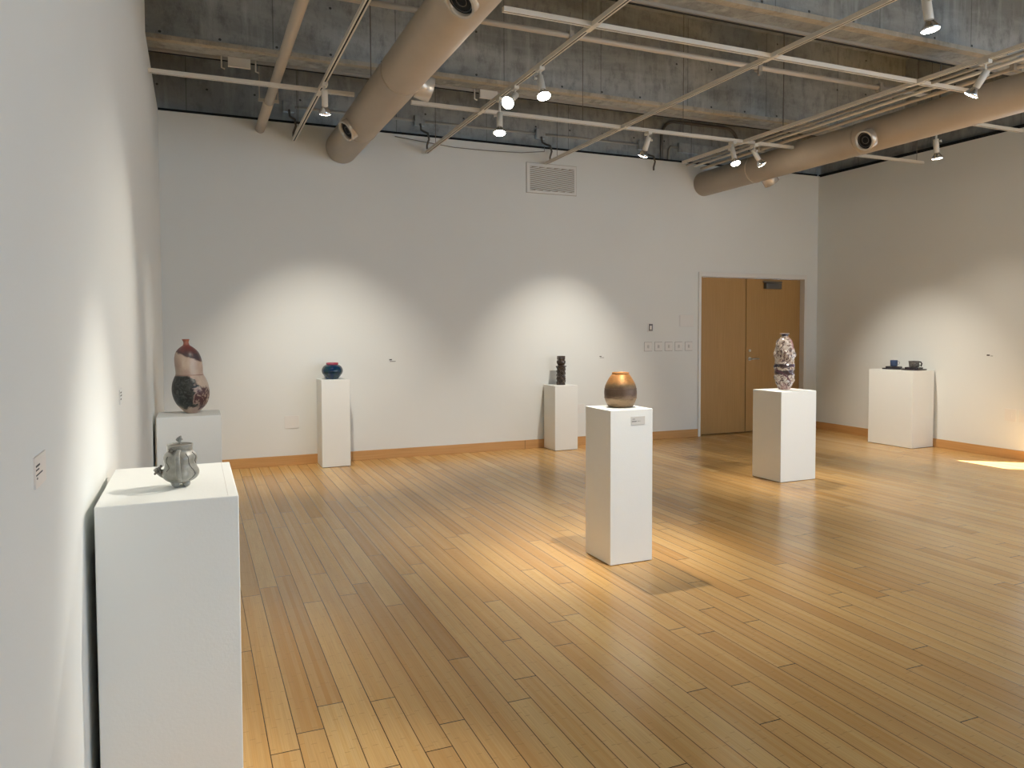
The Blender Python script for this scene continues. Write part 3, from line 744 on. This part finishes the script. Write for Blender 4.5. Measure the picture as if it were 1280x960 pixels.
# ducts
def duct(x, z, r, outlets, label, y1=YF - .001):
    t = thing('air_duct', label, 'duct', (x, 2.0, z))
    bm = bmesh.new(); tube(bm, [(0, 0, 0), (0, y1 - 2.0, 0)], r, 64)
    obj('duct_body', bm, M_DUCT, t)
    for yy in (1.7, 4.35, 6.1):
        bm = bmesh.new(); tube(bm, [(0, yy, 0), (0, yy + .03, 0)], r + .004, 64); obj('seam_band', bm, M_DUCT, t)
    for yy in (1.2, 3.4, 5.6):
        bm = bmesh.new(); tube(bm, [(0, yy, r), (0, yy, HC - z)], .006, 6); obj('hanger', bm, M_DARKCOND, t)
    for (yo, dx, dy, dz, ln, ro) in outlets:
        d = Vector((dx, dy, dz)).normalized(); y0 = yo - 2.0
        c0 = d * (r * .86) + Vector((0, y0, 0)); c1 = d * (r + ln) + Vector((0, y0, 0))
        bm = bmesh.new(); rg = tube(bm, [c0, c1], ro, 32, cap=False)
        # rolled rim and inner wall
        rg2 = tube(bm, [c1 - d * .05, c1], ro - .016, 32, cap=False)
        for q in range(32): bm.faces.new((rg[1][q], rg[1][(q + 1) % 32], rg2[1][(q + 1) % 32], rg2[1][q]))
        ot = obj('outlet', bm, M_OUT, t)
        bm = bmesh.new(); c2 = c1 - d * .03; tube(bm, [c2, c2 - d * .02], ro - .014, 32)
        fc = obj('grille', bm, M_BLACK, ot)
        s = d.cross(Vector((0, 0, 1))).normalized(); u = d.cross(s)
        bm = bmesh.new()
        for rr2 in (.35, .7):
            tube(bm, [c2 + d * .004 + (s * math.cos(q) + u * math.sin(q)) * (ro * rr2) for q in [2 * PI * i / 24 for i in range(25)]], .0035, 6)
        obj('louver_ring', bm, M_GREY, ot)
    return t
M_OUT = mat('light painted outlet collar', (.62, .56, .48), .25, .35)
duct(1.685, 3.80, .19, [(7.98, -.78, -.2, -.55, .06, .108), (6.5, .95, 0., -.25, .11, .108), (4.52, -.6, -.2, -.8, .05, .108)], 'large tan round air duct running to the far wall on the left')
duct(6.985, 3.745, .175, [(6.14, -.92, -.1, -.4, .09, .108), (7.97, .6, 0., -.75, .08, .10), (4.1, -.92, -.1, -.4, .09, .108)], 'large tan round air duct running to the far wall on the right')

# ------------------------------------------------------------------ track lamps
def lamp(x, y, target, label, stem=.05, power=100, size=50, blend=1., col=(1., .915, .79), side=0.):
    t = thing('track_lamp', label, 'spotlight', (x, y, ZT), 0, 'track lamps')
    obj('adaptor', B((-.024, -.045, -.03, .024, .045, -.001)), M_LAMPW, t, bevel=.003)
    bm = bmesh.new(); tube(bm, [(0, 0, -.03), (0, 0, -.03 - stem)], .011, 12)
    st = obj('stem', bm, M_LAMPW, t)
    piv = Vector((0, 0, -.035 - stem))
    d = (Vector(target) - (Vector((x, y, ZT)) + piv)).normalized()
    a = piv - d * .03; b = a + d * .150
    bm = bmesh.new(); tube(bm, [a, a + d * .004, b - d * .004, b], [.022, .029, .029, .026], 24)
    hs = obj('housing', bm, M_LAMPW, t)
    s = d.cross(Vector((0, 0, 1)));  s = s.normalized() if s.length > .05 else Vector((1, 0, 0))
    bm = bmesh.new(); tube(bm, [piv + s * .028, piv + s * .05], .009, 12); tube(bm, [piv + s * .048, piv + s * .055], .014, 12); obj('knob', bm, M_LAMPW, t)
    bm = bmesh.new(); tube(bm, [b - d * .004, b + d * .012, b + d * .045, b + d * .062], [.022, .030, .052, .056], 28)
    rf = obj('reflector_bulb', bm, M_CHROME, t)
    bm = bmesh.new(); tube(bm, [b + d * .0622, b + d * .070, b + d * .074], [.0555, .046, .020], 28); obj('lens', bm, M_BULB, t)
    spot(Vector((x, y, ZT)) + b + d * .09, target, power, size, blend, col)
    return t
def spot(p, target, power, size=50, blend=1., col=(1., .915, .79), rad=.03):
    L = bpy.data.lights.new('spot', 'SPOT'); L.energy = power * PS; L.color = col; L.spot_size = math.radians(size); L.spot_blend = blend; L.shadow_soft_size = rad
    o = bpy.data.objects.new('lamp_beam', L); COL.objects.link(o); o.location = p
    o.rotation_euler = (Vector(target) - Vector(p)).to_track_quat('-Z', 'Y').to_euler()
PS = 1.0
lamp(1.118, 6.93, (1.5, 9.2, .12), 'track lamp on first track, pointing at the blue bowl', .05, 275, 66)
lamp(2.73, 5.83, (2.73, 4.55, .9), 'brightly glaring track lamp, nearest and rightmost of the three on second track', .06, 300, 46)
lamp(2.73, 6.37, (-.3, 3.7, 1.0), 'track lamp aimed at the camera side, middle of the three on second track', .05, 330, 44)
lamp(2.73, 6.74, (2.35, 5.9, .0), 'long stemmed track lamp, lowest of the three on second track', .13, 45, 80)
lamp(4.73, 7.25, (4.50, 9.2, .1), 'track lamp alone on the crosswise track, aimed at the black totem vase', .05, 265, 64)
lamp(5.90, 7.25, (5.87, 6.1, .6), 'track lamp left of the pair beside the right duct', .06, 290, 42)
lamp(6.22, 7.25, (9.05, 7.25, .35), 'track lamp right of the pair beside the right duct', .05, 320, 52)
lamp(6.06, 4.28, (5.6, 6.2, .8), 'track lamp on fourth track in front of the right duct', .07, 260, 42)
lamp(4.385, 3.50, (5.0, 3.3, .0), 'track lamp cut by the top edge of the picture', .07, 60, 80)
lamp(7.71, 6.0, (8.6, 6.3, .0), 'track lamp hanging below and behind the right duct', .08, 80, 90)
# more lamps of the same grid that hang outside the picture
spot((2.80, 3.70, 3.55), (2.60, 4.9, .4), 340, 44)
spot((2.73, 3.3, 3.55), (-.02, 3.0, .95), 420, 28)
spot((1.118, 4.55, 3.55), (-.06, 7.0, 1.1), 150, 34)
spot((6.06, 2.9, 3.55), (5.9, 4.2, 0), 50, 70)
spot((1.118, 2.2, 3.55), (.42, 2.25, 0), 190, 30)

# ------------------------------------------------------------------ daylight
W = bpy.data.worlds.new('sky'); S.world = W; W.use_nodes = True
bg = W.node_tree.nodes['Background']; bg.inputs['Color'].default_value = (.64, .81, 1.0, 1); bg.inputs['Strength'].default_value = 3.9
def portal(loc, rot, sx, sy):
    L = bpy.data.lights.new('window_portal', 'AREA'); L.shape = 'RECTANGLE'; L.size = sx; L.size_y = sy; L.cycles.is_portal = True
    o = bpy.data.objects.new('window_portal', L); COL.objects.link(o); o.location = loc; o.rotation_euler = rot
for a, b in WINS: portal(((a + b) / 2, YB - .13, 2.12), (PI / 2, 0, 0), b - a, 3.55)
portal((XR + .13, -.8, 2.12), (0, PI / 2, 0), 3.65, 4.8)
portal((XR + .13, (RY0 + RY1) / 2, RZ / 2), (0, PI / 2, 0), RZ, RY1 - RY0)
sun = bpy.data.lights.new('sun', 'SUN'); sun.energy = 26; sun.color = (1, .95, .87); sun.angle = math.radians(.6)
so_ = bpy.data.objects.new('sun', sun); COL.objects.link(so_)
so_.rotation_euler = Vector((-.74, .55, -2.1)).to_track_quat('-Z', 'Y').to_euler()

# ------------------------------------------------------------------ camera
cam = bpy.data.cameras.new('camera'); co = bpy.data.objects.new('camera', cam); COL.objects.link(co)
F_, YAW, PIT, ROL, CX, CY = 940., .400, .040, -.003, 640., 450.
cam.sensor_fit = 'HORIZONTAL'; cam.sensor_width = 36; cam.lens = 36 * F_ / 1280
cam.shift_x = (640 - CX) / 1280; cam.shift_y = -(480 - CY) / 1280
f = Vector((math.sin(YAW) * math.cos(PIT), math.cos(YAW) * math.cos(PIT), -math.sin(PIT)))
r = Vector((math.cos(YAW), -math.sin(YAW), 0)); u = r.cross(f)
r2 = r * math.cos(ROL) + u * math.sin(ROL); u2 = -r * math.sin(ROL) + u * math.cos(ROL)
M3 = Matrix((r2, u2, -f)).transposed()
co.matrix_world = Matrix.Translation((0, 0, 1.6)) @ M3.to_4x4()
cam.clip_start = .05
S.camera = co

S.view_settings.view_transform = 'Standard'; S.view_settings.look = 'None'
S.view_settings.exposure = 0.10; S.view_settings.gamma = 1; S.view_settings.use_curve_mapping = False
S.cycles.use_denoising = True
S.cycles.max_bounces = 10; S.cycles.diffuse_bounces = 6; S.cycles.glossy_bounces = 4
S.cycles.sample_clamp_indirect = 6; S.cycles.caustics_reflective = False; S.cycles.caustics_refractive = False
